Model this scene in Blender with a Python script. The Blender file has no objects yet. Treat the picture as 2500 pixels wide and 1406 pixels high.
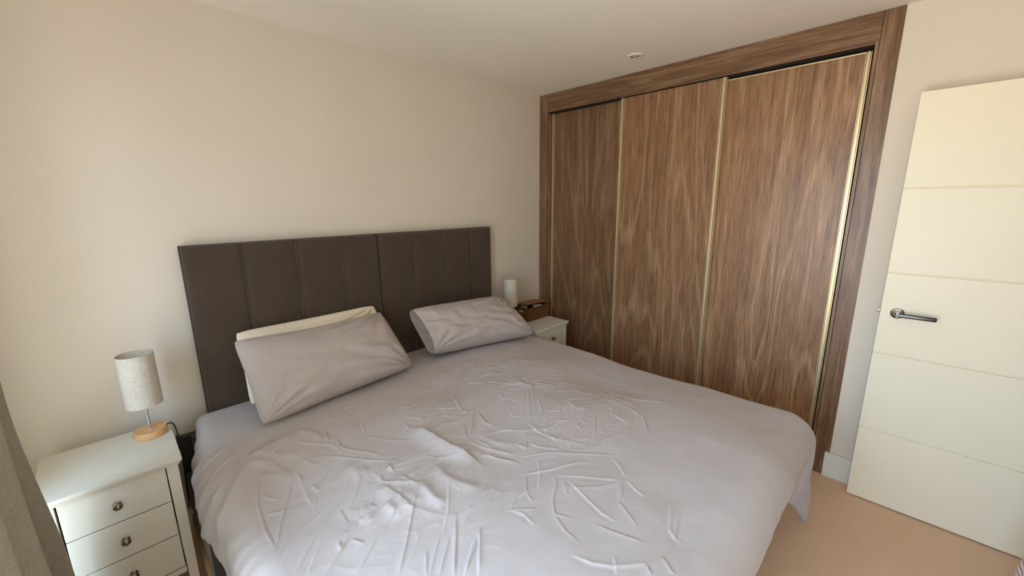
import bpy, bmesh, math, random
import numpy as np
from mathutils import Matrix, Vector

random.seed(7)
sc = bpy.context.scene
COL = sc.collection

# ------------------------------------------------------------------ camera
F_PX = 976.514                       # focal length in pixels of the 2500 px wide frame
CAM = np.array([-2.69742, -2.31351, 1.54181])
RC = np.array([[0.70065912, -0.71343619, -0.00925231],      # right
               [0.15410151, 0.13865473, 0.97827787],        # up
               [0.69665596, 0.68686510, -0.20709130]])      # forward
cd = bpy.data.cameras.new('camera')
cd.sensor_width = 36.0
cd.lens = F_PX / 2500.0 * 36.0
cd.clip_start = 0.02
cam = bpy.data.objects.new('camera', cd)
COL.objects.link(cam)
M = Matrix.Identity(4)
for i in range(3):
    M[i][0], M[i][1], M[i][2], M[i][3] = RC[0][i], RC[1][i], -RC[2][i], CAM[i]
cam.matrix_world = M
sc.camera = cam

def project(P):
    c = (np.asarray(P) - CAM) @ RC.T
    return np.stack([1250 + F_PX * c[..., 0] / c[..., 2], 703 - F_PX * c[..., 1] / c[..., 2]], -1), c[..., 2]

# ------------------------------------------------------------------ light
SKY = 9.0
EXPOSURE = 0.48
world = bpy.data.worlds.new('daylight')
sc.world = world
world.use_nodes = True
nt = world.node_tree
nt.nodes.clear()
wo = nt.nodes.new('ShaderNodeOutputWorld')
bg = nt.nodes.new('ShaderNodeBackground')
tc = nt.nodes.new('ShaderNodeTexCoord')
sx = nt.nodes.new('ShaderNodeSeparateXYZ')
rp = nt.nodes.new('ShaderNodeValToRGB')
mr = nt.nodes.new('ShaderNodeMapRange')
mr.inputs['From Min'].default_value = -1
mr.inputs['From Max'].default_value = 1
nt.links.new(tc.outputs['Generated'], sx.inputs[0])
nt.links.new(sx.outputs['Z'], mr.inputs['Value'])
nt.links.new(mr.outputs[0], rp.inputs[0])
e = rp.color_ramp.elements
e[0].position = 0.47; e[0].color = (0.75, 0.72, 0.66, 1)
e[1].position = 0.53; e[1].color = (0.58, 0.78, 1.0, 1)
e2 = rp.color_ramp.elements.new(1.0); e2.color = (0.48, 0.71, 1.0, 1)
nt.links.new(rp.outputs[0], bg.inputs[0])
bg.inputs[1].default_value = SKY
nt.links.new(bg.outputs[0], wo.inputs[0])

# window opening in the left wall (used by the wall, the window and the portal)
XL = -3.12                           # inner face of the left wall
WT = 0.26                            # its thickness
WY0, WY1, WZ0, WZ1 = -2.60, -0.54, 0.06, 2.08
pl = bpy.data.lights.new('window_portal', 'AREA')      # sampling guide for the sky, emits nothing itself
pl.shape = 'RECTANGLE'; pl.size = WZ1 - WZ0; pl.size_y = WY1 - WY0
pl.cycles.is_portal = True
po = bpy.data.objects.new('window_portal', pl)
po.location = (XL - WT - 0.01, (WY0 + WY1) / 2, (WZ0 + WZ1) / 2)
po.rotation_euler = (0, -math.pi / 2, 0)
COL.objects.link(po)

vs = sc.view_settings
vs.view_transform = 'Standard'; vs.look = 'None'; vs.gamma = 1.0; vs.use_curve_mapping = False
vs.exposure = EXPOSURE
sc.cycles.max_bounces = 14
sc.cycles.diffuse_bounces = 10
sc.cycles.sample_clamp_indirect = 6.0

# ------------------------------------------------------------------ helpers
def lin(r, g, b):
    f = lambda c: (c / 255 / 12.92) if c / 255 <= 0.04045 else ((c / 255 + 0.055) / 1.055) ** 2.4
    return (f(r), f(g), f(b), 1)

class NT:
    def __init__(s, name, rough=0.6, col=None, metal=0.0, spec=None):
        s.m = bpy.data.materials.new(name); s.m.use_nodes = True
        s.t = s.m.node_tree
        s.b = s.t.nodes['Principled BSDF']
        s.b.inputs['Roughness'].default_value = rough
        s.b.inputs['Metallic'].default_value = metal
        if spec is not None: s.b.inputs['Specular IOR Level'].default_value = spec
        if col: s.b.inputs['Base Color'].default_value = col
        s.tc = None
    def n(s, t, **kw):
        o = s.t.nodes.new(t)
        for k, v in kw.items():
            if k in o.inputs: o.inputs[k].default_value = v
            else: setattr(o, k, v)
        return o
    def l(s, a, b): s.t.links.new(a, b)
    def obj(s, scale=(1, 1, 1), rot=(0, 0, 0)):
        if not s.tc: s.tc = s.n('ShaderNodeTexCoord')
        mp = s.n('ShaderNodeMapping')
        mp.inputs['Scale'].default_value = scale
        mp.inputs['Rotation'].default_value = rot
        s.l(s.tc.outputs['Object'], mp.inputs[0])
        return mp.outputs[0]
    def noise(s, vec, scale, detail=4, rough=0.5, dist=0.0):
        o = s.n('ShaderNodeTexNoise')
        o.inputs['Scale'].default_value = scale; o.inputs['Detail'].default_value = detail
        o.inputs['Roughness'].default_value = rough; o.inputs['Distortion'].default_value = dist
        s.l(vec, o.inputs['Vector'])
        return o.outputs['Fac']
    def ramp(s, fac, stops):
        o = s.n('ShaderNodeValToRGB')
        el = o.color_ramp.elements
        while len(el) < len(stops): el.new(0.5)
        for x, (p, c) in zip(el, stops): x.position = p; x.color = c
        s.l(fac, o.inputs[0])
        return o.outputs[0]
    def mix(s, fac, a, b, mode='MIX'):
        o = s.n('ShaderNodeMix'); o.data_type = 'RGBA'; o.blend_type = mode
        for sock, v in ((o.inputs[0], fac), (o.inputs[6], a), (o.inputs[7], b)):
            if hasattr(v, 'is_linked') or hasattr(v, 'links'): s.l(v, sock)
            else: sock.default_value = v
        return o.outputs[2]
    def bump(s, h, strength=0.2, dist=0.002):
        o = s.n('ShaderNodeBump'); o.inputs['Strength'].default_value = strength
        o.inputs['Distance'].default_value = dist
        s.l(h, o.inputs['Height']); s.l(o.outputs[0], s.b.inputs['Normal'])
    def col(s, c): s.l(c, s.b.inputs['Base Color'])

def paint(name, c, rough=0.6, bump=0.08, scale=180, dist=0.001):
    m = NT(name, rough)
    v = m.obj()
    c2 = tuple(x * 0.965 for x in c[:3]) + (1,)
    m.col(m.ramp(m.noise(v, 2.3, 3), [(0.3, c2), (0.7, c)]))
    m.bump(m.noise(v, scale, 3), bump, dist)
    return m.m

def wood(name, axis, seed=0.0, dark=1.0):
    """walnut laminate, grain along the given axis"""
    m = NT(name, 0.36, spec=0.45)
    a = {'z': (1, 1, .035), 'y': (1, .035, 1)}[axis]
    if not m.tc: m.tc = m.n('ShaderNodeTexCoord')
    ad = m.n('ShaderNodeVectorMath'); ad.operation = 'ADD'; ad.inputs[1].default_value = (seed, seed * 1.7, seed * .6)
    m.l(m.tc.outputs['Object'], ad.inputs[0])
    def mp(sc_):
        q = m.n('ShaderNodeMapping'); q.inputs['Scale'].default_value = sc_
        m.l(ad.outputs[0], q.inputs[0]); return q.outputs[0]
    # fine pores, streaks and wandering cathedral rings
    streak = m.noise(mp(tuple(x * 60 for x in a)), 1.0, 6, 0.72, 0.35)
    broad = m.noise(mp(tuple(x * 7 for x in a)), 1.0, 3, 0.5, 0.6)
    b = {'z': (1, 1, .10), 'y': (1, .10, 1)}[axis]
    wv = m.noise(mp(tuple(x * 3.2 for x in b)), 1.0, 2, 0.45, 0.5)
    mul = m.n('ShaderNodeMath'); mul.operation = 'MULTIPLY'; mul.inputs[1].default_value = 62.0
    m.l(wv, mul.inputs[0])
    sn = m.n('ShaderNodeMath'); sn.operation = 'SINE'; m.l(mul.outputs[0], sn.inputs[0])
    ab = m.n('ShaderNodeMapRange'); ab.inputs['From Min'].default_value = -1; ab.inputs['From Max'].default_value = 1
    m.l(sn.outputs[0], ab.inputs['Value'])
    k = dark
    c0 = lin(92 * k, 64 * k, 43 * k); c1 = lin(142 * k, 106 * k, 76 * k); c2 = lin(168 * k, 130 * k, 97 * k); c3 = lin(212 * k, 178 * k, 142 * k)
    base = m.ramp(streak, [(0.30, c0), (0.47, c1), (0.58, c2), (0.74, c3)])
    base2 = m.ramp(broad, [(0.3, c0), (0.5, c1), (0.72, c2)])
    ring = m.ramp(ab.outputs[0], [(0.0, c1), (0.75, c1), (1.0, c3)])
    x = m.mix(0.30, base, base2)
    x = m.mix(0.24, x, ring)
    fine = m.noise(mp(tuple(q_ * 230 for q_ in a)), 1.0, 3, 0.6, 0.1)
    x = m.mix(1.0, x, m.ramp(fine, [(0.30, (0.62, 0.60, 0.57, 1)), (0.50, (1, 1, 1, 1)), (0.70, (1.34, 1.31, 1.26, 1))]), 'MULTIPLY')
    m.col(x)
    m.bump(streak, 0.12, 0.0006)
    return m.m

def metal(name, c, rough=0.25): return NT(name, rough, c, 1.0).m

def cloth_mat(name, c, scale=700, sheen=0.15, bump=0.15, var=0.93):
    m = NT(name, 0.85, spec=0.2)
    v = m.obj()
    c2 = tuple(x * var for x in c[:3]) + (1,)
    m.col(m.ramp(m.noise(v, 9, 4), [(0.3, c2), (0.7, c)]))
    m.b.inputs['Sheen Weight'].default_value = sheen
    m.b.inputs['Sheen Roughness'].default_value = 0.5
    m.bump(m.noise(v, scale, 2), bump, 0.0006)
    return m.m

MT = {}
MT['wall'] = paint('wall_paint', lin(223, 214, 199), 0.75, 0.06)
MT['ceiling'] = paint('ceiling_paint', lin(243, 237, 228), 0.8, 0.05)
MT['white'] = paint('white_gloss_paint', lin(226, 226, 216), 0.38, 0.03)
MT['doorwhite'] = paint('door_paint', lin(240, 232, 208), 0.42, 0.05, 260)
MT['stand'] = paint('nightstand_lacquer', lin(216, 214, 200), 0.36, 0.03)
MT['dark'] = NT('dark_void', 0.9, lin(26, 22, 18)).m
MT['black'] = NT('black_plastic', 0.4, lin(18, 18, 18)).m
MT['alu'] = NT('champagne_aluminium', 0.38, lin(224, 206, 164), 0.55).m
MT['chrome'] = metal('polished_chrome', lin(225, 225, 228), 0.08)
MT['pewter'] = metal('antique_pewter', lin(140, 128, 108), 0.28)
MT['wood_z'] = wood('walnut_upright', 'z', 0.0, 0.82)  # frame wood darkened, light falloff towards the wardrobe edges put into its colour
MT['wood_z1'] = wood('walnut_door_a', 'z', 3.1, 0.82)
MT['wood_z2'] = wood('walnut_door_b', 'z', 7.7, 0.94)
MT['wood_z3'] = wood('walnut_door_c', 'z', 12.9)
MT['wood_y'] = wood('walnut_header', 'y', 5.3, 0.80)  # header darkened too, the weaker light at the top is in its colour
MT['duvet'] = cloth_mat('grey_cotton', lin(186, 180, 180), 900, 0.1, 0.08, 0.97)
MT['pillow'] = cloth_mat('grey_pillowcase', lin(180, 170, 165), 900, 0.1, 0.1, 0.97)
MT['cream'] = cloth_mat('cream_pillowcase', lin(232, 222, 200), 900, 0.1, 0.1, 0.97)
MT['velvet'] = cloth_mat('taupe_velvet', lin(76, 64, 53), 500, 0.25, 0.15, 0.86)
MT['piping'] = cloth_mat('taupe_piping', lin(108, 96, 84), 500, 0.4, 0.1)
MT['basefab'] = cloth_mat('charcoal_upholstery', lin(62, 60, 57), 600, 0.2, 0.2, 0.85)
MT['mattress'] = cloth_mat('mattress_ticking', lin(205, 200, 190), 500, 0.1)
MT['stitch'] = NT('white_stitching', 0.8, lin(225, 220, 214)).m
MT['paper'] = NT('white_paper', 0.7, lin(225, 222, 215)).m

m = NT('oak_base', 0.45)
v = m.obj((1, 8, 8))
m.col(m.ramp(m.noise(v, 14, 4, 0.6), [(0.3, lin(206, 158, 102)), (0.7, lin(226, 182, 126))]))
MT['oak'] = m.m
m = NT('pine_rail', 0.6)
v = m.obj((30, 2, 60))
m.col(m.ramp(m.noise(v, 2, 4, 0.6), [(0.3, lin(176, 150, 104)), (0.7, lin(214, 190, 142))]))
MT['pine'] = m.m

m = NT('carpet_pile', 0.95, spec=0.1)
v = m.obj()
n1 = m.noise(v, 420, 3, 0.7); n2 = m.noise(v, 5, 4)
m.col(m.mix(0.35, m.ramp(n1, [(0.3, lin(206, 168, 136)), (0.7, lin(246, 212, 180))]), m.ramp(n2, [(0.3, lin(216, 180, 148)), (0.7, lin(232, 198, 166))])))
m.b.inputs['Sheen Weight'].default_value = 0.2
m.bump(n1, 0.5, 0.004)
MT['carpet'] = m.m

# linen lamp shade and curtain let some light through
def linen(name, c, scale_a, trans, bump=0.3):
    m = NT(name, 0.9, spec=0.1)
    va = m.obj((1, 1, .12)); vb = m.obj((.12, .12, 1))
    na = m.noise(va, scale_a, 3, 0.6); nb = m.noise(vb, scale_a, 3, 0.6)
    ad = m.n('ShaderNodeMath'); ad.operation = 'ADD'; m.l(na, ad.inputs[0]); m.l(nb, ad.inputs[1])
    hf = m.n('ShaderNodeMath'); hf.operation = 'MULTIPLY'; hf.inputs[1].default_value = 0.5; m.l(ad.outputs[0], hf.inputs[0])
    cd_ = tuple(x * 0.80 for x in c[:3]) + (1,)
    colr = m.ramp(hf.outputs[0], [(0.35, cd_), (0.62, c)])
    m.col(colr)
    m.bump(hf.outputs[0], bump, 0.001)
    tr = m.n('ShaderNodeBsdfTranslucent'); m.l(colr, tr.inputs[0])
    mx = m.n('ShaderNodeMixShader'); mx.inputs[0].default_value = trans
    m.l(m.b.outputs[0], mx.inputs[1]); m.l(tr.outputs[0], mx.inputs[2])
    m.l(mx.outputs[0], m.t.nodes['Material Output'].inputs[0])
    return m.m
MT['shade'] = linen('linen_shade', lin(238, 232, 220), 260, 0.32)
MT['curtain'] = linen('linen_curtain', lin(176, 168, 150), 240, 0.25)

m = NT('window_glass', 0.05)
t1 = m.n('ShaderNodeBsdfTransparent'); g1 = m.n('ShaderNodeBsdfGlossy'); g1.inputs['Roughness'].default_value = 0.02
mx = m.n('ShaderNodeMixShader'); mx.inputs[0].default_value = 0.06
m.l(t1.outputs[0], mx.inputs[1]); m.l(g1.outputs[0], mx.inputs[2]); m.l(mx.outputs[0], m.t.nodes['Material Output'].inputs[0])
MT['glass'] = m.m

m = NT('striped_cotton', 0.85)
v = m.obj()
w = m.n('ShaderNodeTexWave'); w.inputs['Scale'].default_value = 14.0; w.bands_direction = 'Z'; w.inputs['Distortion'].default_value = 0.3
m.l(v, w.inputs[0])
m.col(m.ramp(w.outputs['Fac'], [(0.42, lin(240, 234, 230)), (0.6, lin(178, 160, 166))]))
MT['stripe'] = m.m

m = NT('brown_wicker', 0.6)
v = m.obj()
m.col(m.ramp(m.noise(v, 130, 3, 0.7), [(0.3, lin(58, 34, 16)), (0.55, lin(104, 66, 34)), (0.75, lin(150, 104, 60))]))
m.bump(m.noise(v, 200, 2), 0.5, 0.002)
MT['wicker'] = m.m
m = NT('wicker_lid_weave', 0.6)
v = m.obj()
m.col(m.ramp(m.noise(v, 150, 3, 0.7), [(0.3, lin(90, 58, 28)), (0.55, lin(146, 104, 58)), (0.75, lin(180, 138, 86))]))
m.bump(m.noise(v, 220, 2), 0.5, 0.002)
MT['wickerlid'] = m.m

def tag(o, label=None, cat=None, group=None, kind=None):
    if label: o['label'] = label
    if cat: o['category'] = cat
    if group: o['group'] = group
    if kind: o['kind'] = kind
    return o

def empty(name, loc=(0, 0, 0), rz=0):
    o = bpy.data.objects.new(name, None); COL.objects.link(o)
    o.location = loc; o.rotation_euler = (0, 0, rz); o.empty_display_size = 0.1
    return o

def mesh_obj(name, bm, mat, parent=None, smooth=False, bevel=0.0, seg=2):
    if bevel > 0:
        bmesh.ops.bevel(bm, geom=bm.edges[:], offset=bevel, segments=seg, affect='EDGES', profile=0.5, clamp_overlap=True)
    bmesh.ops.recalc_face_normals(bm, faces=bm.faces[:])
    me = bpy.data.meshes.new(name); bm.to_mesh(me); bm.free()
    me.materials.append(mat)
    if smooth or bevel > 0:
        me.polygons.foreach_set('use_smooth', [True] * len(me.polygons))
        if not smooth:
            me.set_sharp_from_angle(angle=math.radians(40))
    o = bpy.data.objects.new(name, me); COL.objects.link(o)
    if parent: o.parent = parent
    if bevel > 0:
        wn = o.modifiers.new('weighted_normal', 'WEIGHTED_NORMAL'); wn.weight = 90; wn.keep_sharp = True
    return o

def np_mesh(name, verts, faces, mat, parent=None, smooth=True):
    me = bpy.data.meshes.new(name)
    verts = np.asarray(verts, np.float32); faces = np.asarray(faces, np.int32)
    me.vertices.add(len(verts)); me.vertices.foreach_set('co', verts.ravel())
    k = faces.shape[1]
    me.loops.add(faces.size); me.loops.foreach_set('vertex_index', faces.ravel())
    me.polygons.add(len(faces)); me.polygons.foreach_set('loop_start', np.arange(0, faces.size, k, dtype=np.int32))
    me.polygons.foreach_set('loop_total', np.full(len(faces), k, np.int32))
    me.update(calc_edges=True); me.validate()
    me.polygons.foreach_set('use_smooth', np.full(len(me.polygons), smooth))
    me.materials.append(mat)
    o = bpy.data.objects.new(name, me); COL.objects.link(o)
    if parent: o.parent = parent
    return o

def grid_faces(nu, nv, off=0, flip=False):
    i = np.arange(nu * nv).reshape(nu, nv)
    f = np.stack([i[:-1, :-1], i[1:, :-1], i[1:, 1:], i[:-1, 1:]], -1).reshape(-1, 4)
    return (f[:, ::-1] if flip else f) + off

def box(bm, x0, x1, y0, y1, z0, z1):
    v = [bm.verts.new(p) for p in ((x0, y0, z0), (x1, y0, z0), (x1, y1, z0), (x0, y1, z0), (x0, y0, z1), (x1, y0, z1), (x1, y1, z1), (x0, y1, z1))]
    for f in ((0, 3, 2, 1), (4, 5, 6, 7), (0, 1, 5, 4), (1, 2, 6, 5), (2, 3, 7, 6), (3, 0, 4, 7)):
        bm.faces.new([v[i] for i in f])

def box_obj(name, x0, x1, y0, y1, z0, z1, mat, parent=None, bevel=0.0, seg=2):
    bm = bmesh.new(); box(bm, x0, x1, y0, y1, z0, z1)
    return mesh_obj(name, bm, mat, parent, bevel=bevel, seg=seg)

def lathe_obj(name, prof, mat, parent=None, n=40, loc=(0, 0, 0), axis='z'):
    """prof: list of (r, z), closed around the axis"""
    a = np.linspace(0, 2 * np.pi, n, endpoint=False)
    P = np.array(prof, float)
    V = np.stack([P[:, None, 0] * np.cos(a), P[:, None, 0] * np.sin(a), np.repeat(P[:, 1:2], n, 1)], -1)
    if axis == 'x': V = V[..., [2, 0, 1]]
    if axis == '-x': V = np.stack([-V[..., 2], V[..., 0], V[..., 1]], -1)
    if axis == '-y': V = np.stack([V[..., 0], -V[..., 2], V[..., 1]], -1)
    V = V.reshape(-1, 3) + np.array(loc)
    i = np.arange(len(P) * n).reshape(len(P), n)
    f = np.stack([i[:-1], np.roll(i[:-1], -1, 1), np.roll(i[1:], -1, 1), i[1:]], -1).reshape(-1, 4)
    bm = bmesh.new()
    vs_ = [bm.verts.new(p) for p in V]
    for q in f: bm.faces.new([vs_[k] for k in q])
    bmesh.ops.remove_doubles(bm, verts=bm.verts[:], dist=1e-5)
    o = mesh_obj(name, bm, mat, parent, smooth=True)
    o.data.set_sharp_from_angle(angle=math.radians(50))
    return o

def tube_obj(name, pts, r, mat, parent=None, n=8):
    P = np.array(pts, float)
    # Catmull-Rom refinement
    Q = []
    for k in range(len(P) - 1):
        p0, p1, p2, p3 = P[max(k - 1, 0)], P[k], P[k + 1], P[min(k + 2, len(P) - 1)]
        for t in np.linspace(0, 1, 6, endpoint=False):
            Q.append(0.5 * (2 * p1 + (p2 - p0) * t + (2 * p0 - 5 * p1 + 4 * p2 - p3) * t * t + (3 * p1 - p0 - 3 * p2 + p3) * t ** 3))
    Q.append(P[-1]); Q = np.array(Q)
    T = np.gradient(Q, axis=0); T /= np.linalg.norm(T, axis=1)[:, None] + 1e-9
    up = np.array([0.0, 0.0, 1.0]); V = []
    ref = np.array([1.0, 0, 0]) if abs(T[0] @ up) > 0.9 else up
    for q, t in zip(Q, T):
        b = np.cross(t, ref); nb = np.linalg.norm(b)
        b = b / nb if nb > 1e-6 else np.array([1.0, 0, 0])
        c = np.cross(b, t); ref = c
        for a in np.linspace(0, 2 * np.pi, n, endpoint=False):
            V.append(q + r * (np.cos(a) * b + np.sin(a) * c))
    i = np.arange(len(Q) * n).reshape(len(Q), n)
    f = np.stack([i[:-1], np.roll(i[:-1], -1, 1), np.roll(i[1:], -1, 1), i[1:]], -1).reshape(-1, 4)
    return np_mesh(name, np.array(V), f, mat, parent)

def vnoise(x, y, seed=0):
    """smooth value noise in -1..1"""
    rng = np.random.RandomState(seed); T = rng.rand(256, 256) * 2 - 1
    xi = np.floor(x).astype(int); yi = np.floor(y).astype(int)
    fx = x - xi; fy = y - yi
    fx = fx * fx * fx * (fx * (fx * 6 - 15) + 10); fy = fy * fy * fy * (fy * (fy * 6 - 15) + 10)
    g = lambda a, b: T[a % 256, b % 256]
    return (g(xi, yi) * (1 - fx) + g(xi + 1, yi) * fx) * (1 - fy) + (g(xi, yi + 1) * (1 - fx) + g(xi + 1, yi + 1) * fx) * fy

def sstep(a, b, x):
    t = np.clip((x - a) / (b - a), 0, 1); return t * t * (3 - 2 * t)

# ------------------------------------------------------------------ room shell
H = 2.40
YF = -3.06        # front wall (behind the camera)
LW = 2.171        # wardrobe length along the right wall
tag(box_obj('floor', -3.40, 0.70, -4.4, 0.14, -0.10, 0.0, MT['carpet']), 'tan short pile carpet floor of the bedroom', kind='structure')
tag(box_obj('ceiling', -3.40, 0.70, -4.4, 0.14, H, H + 0.1, MT['ceiling']), 'plain off white painted bedroom ceiling', kind='structure')
tag(box_obj('wall_back', -3.40, 0.70, 0.0, 0.14, 0, H, MT['wall']), 'plain warm cream wall behind the bed', kind='structure')
bm = bmesh.new()
box(bm, XL - WT, XL, WY1, 0.0, 0, H)
box(bm, XL - WT, XL, YF, WY0, 0, H)
box(bm, XL - WT, XL, WY0, WY1, WZ1, H)
box(bm, XL - WT, XL, WY0, WY1, 0, WZ0)
tag(mesh_obj('wall_left', bm, MT['wall']), 'cream wall with the tall window opening', kind='structure')
tag(box_obj('wall_right', 0.0, 0.70, YF, -LW, 0, H, MT['wall']), 'cream wall behind the open white door', kind='structure')
bm = bmesh.new()
box(bm, XL - WT, -0.88, YF - 0.12, YF, 0, H)
box(bm, -0.10, 0.70, YF - 0.12, YF, 0, H)
box(bm, -0.88, -0.10, YF - 0.12, YF, 2.02, H)
tag(mesh_obj('wall_front', bm, MT['wall']), 'cream wall with the open doorway', kind='structure')
bm = bmesh.new()
box(bm, -1.9, -1.8, -4.4, YF - 0.12, 0, H); box(bm, 0.3, 0.4, -4.4, YF - 0.12, 0, H); box(bm, -1.9, 0.4, -4.4, -4.3, 0, H)
tag(mesh_obj('wall_hall', bm, MT['wall']), 'cream hallway walls beyond the doorway', kind='structure')

def skirting(name, pts_fn, label):
    tag(pts_fn, label, kind='structure')
tag(box_obj('wall_sky_blocker', XL - WT - 0.95, XL - WT, -2.86, -2.72, -0.1, 2.9, MT['wall']), 'added unseen outer wall blocking grazing sky light at the window', kind='structure')  # unseen wall added outside to cut off grazing sky light
b = box_obj('baseboard_right', -0.018, 0.0, YF, -LW + 0.022, 0, 0.146, MT['white'], bevel=0.004)
tag(b, 'white skirting board beside the wardrobe frame', kind='structure')
b = box_obj('baseboard_back', XL, -0.03, -0.018, 0.0, 0, 0.146, MT['white'], bevel=0.004)
tag(b, 'white skirting board along the wall behind the bed', kind='structure')

# window in the left wall
win = empty('window_1', (XL - WT + 0.08, (WY0 + WY1) / 2, WZ0)); tag(win, 'tall white framed window beside the curtain', kind='structure')
wx, wy = win.location.x, win.location.y
def winbox(name, x0, x1, y0, y1, z0, z1, mat, bev=0.004):
    return box_obj(name, x0 - wx, x1 - wx, y0 - wy, y1 - wy, z0 - WZ0, z1 - WZ0, mat, win, bevel=bev)
fx0, fx1 = wx - 0.03, wx + 0.03
winbox('window_frame', fx0, fx1, WY0, WY0 + 0.06, WZ0, WZ1, MT['white'])
winbox('window_frame', fx0, fx1, WY1 - 0.05, WY1, WZ0, WZ1, MT['white'])
winbox('window_frame', fx0, fx1, WY0 + 0.06, WY1 - 0.05, WZ1 - 0.06, WZ1, MT['white'])
winbox('window_frame', fx0, fx1, WY0 + 0.06, WY1 - 0.05, WZ0, WZ0 + 0.08, MT['white'])
ym = (WY0 + WY1) / 2
winbox('window_mullion', fx0, fx1, ym - 0.04, ym + 0.04, WZ0 + 0.08, WZ1 - 0.06, MT['white'])
winbox('pane', wx - 0.006, wx + 0.006, WY0 + 0.06, ym - 0.04, WZ0 + 0.08, WZ1 - 0.06, MT['glass'], 0)
winbox('pane', wx - 0.006, wx + 0.006, ym + 0.04, WY1 - 0.05, WZ0 + 0.08, WZ1 - 0.06, MT['glass'], 0)

# ------------------------------------------------------------------ fitted wardrobe
wd = empty('fitted_wardrobe', (0.3, -LW / 2, 0))
tag(wd, 'walnut fitted wardrobe with three sliding doors and aluminium edge strips', 'wardrobe')
ox, oy = 0.3, -LW / 2
def W(name, x0, x1, y0, y1, z0, z1, mat, bev=0.0015, parent=None, off=None):
    o = off or (ox, oy, 0)
    return box_obj(name, x0 - o[0], x1 - o[0], y0 - o[1], y1 - o[1], z0 - o[2], z1 - o[2], mat, parent or wd, bevel=bev)
ZT = 2.268
W('frame_stile', -0.004, 0.10, -0.080, 0.0, 0, H, MT['wood_z'])
W('frame_stile', -0.004, 0.10, -LW, -2.096, 0, H, MT['wood_z'])
W('header', -0.003, 0.10, -2.095, -0.081, ZT + 0.006, H, MT['wood_y'])
W('frame_liner', -0.001, 0.10, -2.0945, -2.080, 0, ZT + 0.006, MT['wood_z'])
W('frame_liner', -0.001, 0.10, -2.080, -0.081, ZT - 0.006, ZT + 0.0055, MT['wood_y'])
W('plinth', 0.004, 0.10, -2.080, -0.081, 0, 0.03, MT['wood_y'])
W('top_track', 0.012, 0.092, -2.079, -0.082, ZT - 0.010, ZT - 0.0065, MT['dark'])
bm = bmesh.new()
for a in ((0.10, 0.66, -0.05, 0.0, 0, H), (0.10, 0.66, -LW, -LW + 0.05, 0, H), (0.64, 0.66, -LW, 0, 0, H), (0.10, 0.66, -LW, 0, 0, 0.05), (0.10, 0.66, -LW, 0, 2.30, H)):
    box(bm, a[0] - ox, a[1] - ox, a[2] - oy, a[3] - oy, a[4], a[5])
mesh_obj('carcass', bm, MT['dark'], wd)
def sliding_door(y0, y1, xf, mat, z1=ZT - 0.011, z0=0.034, lip=False):
    """y0 is nearer the bed wall"""
    pan = W('sliding_door', xf + 0.004, xf + 0.022, y1 + 0.02, y0 - 0.02, z0 + .02, z1 - .02, mat, 0.001)
    for (a, b2) in ((y0 - 0.022, y0), (y1, y1 + 0.022)):
        bm = bmesh.new()
        box(bm, xf + 0.016 - ox, xf + 0.034 - ox, a - oy, b2 - oy, z0, z1)
        box(bm, xf - 0.003 - ox, xf + 0.016 - ox, a + 0.0060 - oy, b2 - 0.0060 - oy, z0, z1)          # raised grip rib
        box(bm, xf + 0.000 - ox, xf + 0.016 - ox, a - oy, a + 0.0022 - oy, z0, z1)
        box(bm, xf + 0.000 - ox, xf + 0.016 - ox, b2 - 0.0022 - oy, b2 - oy, z0, z1)
        mesh_obj('edge_strip', bm, MT['alu'], pan)
    for (a, b2) in ((z0, z0 + 0.022), (z1 - 0.022, z1)):
        W('rail', xf + 0.003, xf + 0.030, y1 + 0.0225, y0 - 0.0225, a, b2, mat, 0.002, pan)
    if lip:
        W('top_lip', xf - 0.002, xf + 0.003, y1 + 0.0225, y0 - 0.0225, z1 - 0.007, z1, MT['alu'], 0.001, pan)
    return pan
sliding_door(-0.086, -0.780, 0.056, MT['wood_z1'])
sliding_door(-0.742, -1.430, 0.014, MT['wood_z2'])
sliding_door(-1.372, -2.070, 0.056, MT['wood_z3'], ZT - 0.018, lip=True)

# ------------------------------------------------------------------ white door, swung open against the wall
DX, DY, DW = -0.110, -2.270, 0.770
dr = empty('door_1', (DX + 0.02, DY - DW, 0)); tag(dr, 'white flush door with horizontal grooves standing open', kind='structure')
def Dp(x, y, z): return (x - dr.location.x, y - dr.location.y, z)
gz = [0.007, 0.401, 0.807, 1.204, 1.592, 1.999]
for k in range(5):
    bm = bmesh.new()
    a = Dp(DX, DY - DW, gz[k] + (0.003 if k else 0)); b2 = Dp(DX + 0.04, DY, gz[k + 1] - (0.003 if k < 4 else 0))
    box(bm, a[0], b2[0], a[1], b2[1], a[2], b2[2])
    mesh_obj('door_panel', bm, MT['doorwhite'], dr, bevel=0.003)
a = Dp(DX + 0.008, DY - DW + 0.002, 0.01); b2 = Dp(DX + 0.036, DY - 0.002, 1.995)
box_obj('door_core', a[0], b2[0], a[1], b2[1], a[2], b2[2], MT['doorwhite'], dr)
hd = lathe_obj('handle', [(0.0, 0.0), (0.026, 0.0), (0.0265, 0.004), (0.024, 0.008), (0.017, 0.010), (0.012, 0.013), (0.0105, 0.018), (0.0105, 0.046), (0.009, 0.050), (0.0, 0.050)], MT['chrome'], dr, 40, Dp(DX, -2.331, 1.014), '-x')
hd['label'] = 'polished chrome lever handle on round rose'
p0 = Dp(DX - 0.045, -2.325, 1.014)
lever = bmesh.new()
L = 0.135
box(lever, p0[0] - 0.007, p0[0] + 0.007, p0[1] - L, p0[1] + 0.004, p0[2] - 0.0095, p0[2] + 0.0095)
MT['chromereflect'] = metal('chrome_dark_reflection', lin(70, 70, 72), 0.12)  # reflection of the dark room put into the lever's chrome colour
lv = mesh_obj('lever', lever, MT['chromereflect'], hd, bevel=0.0055, seg=4)
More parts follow.
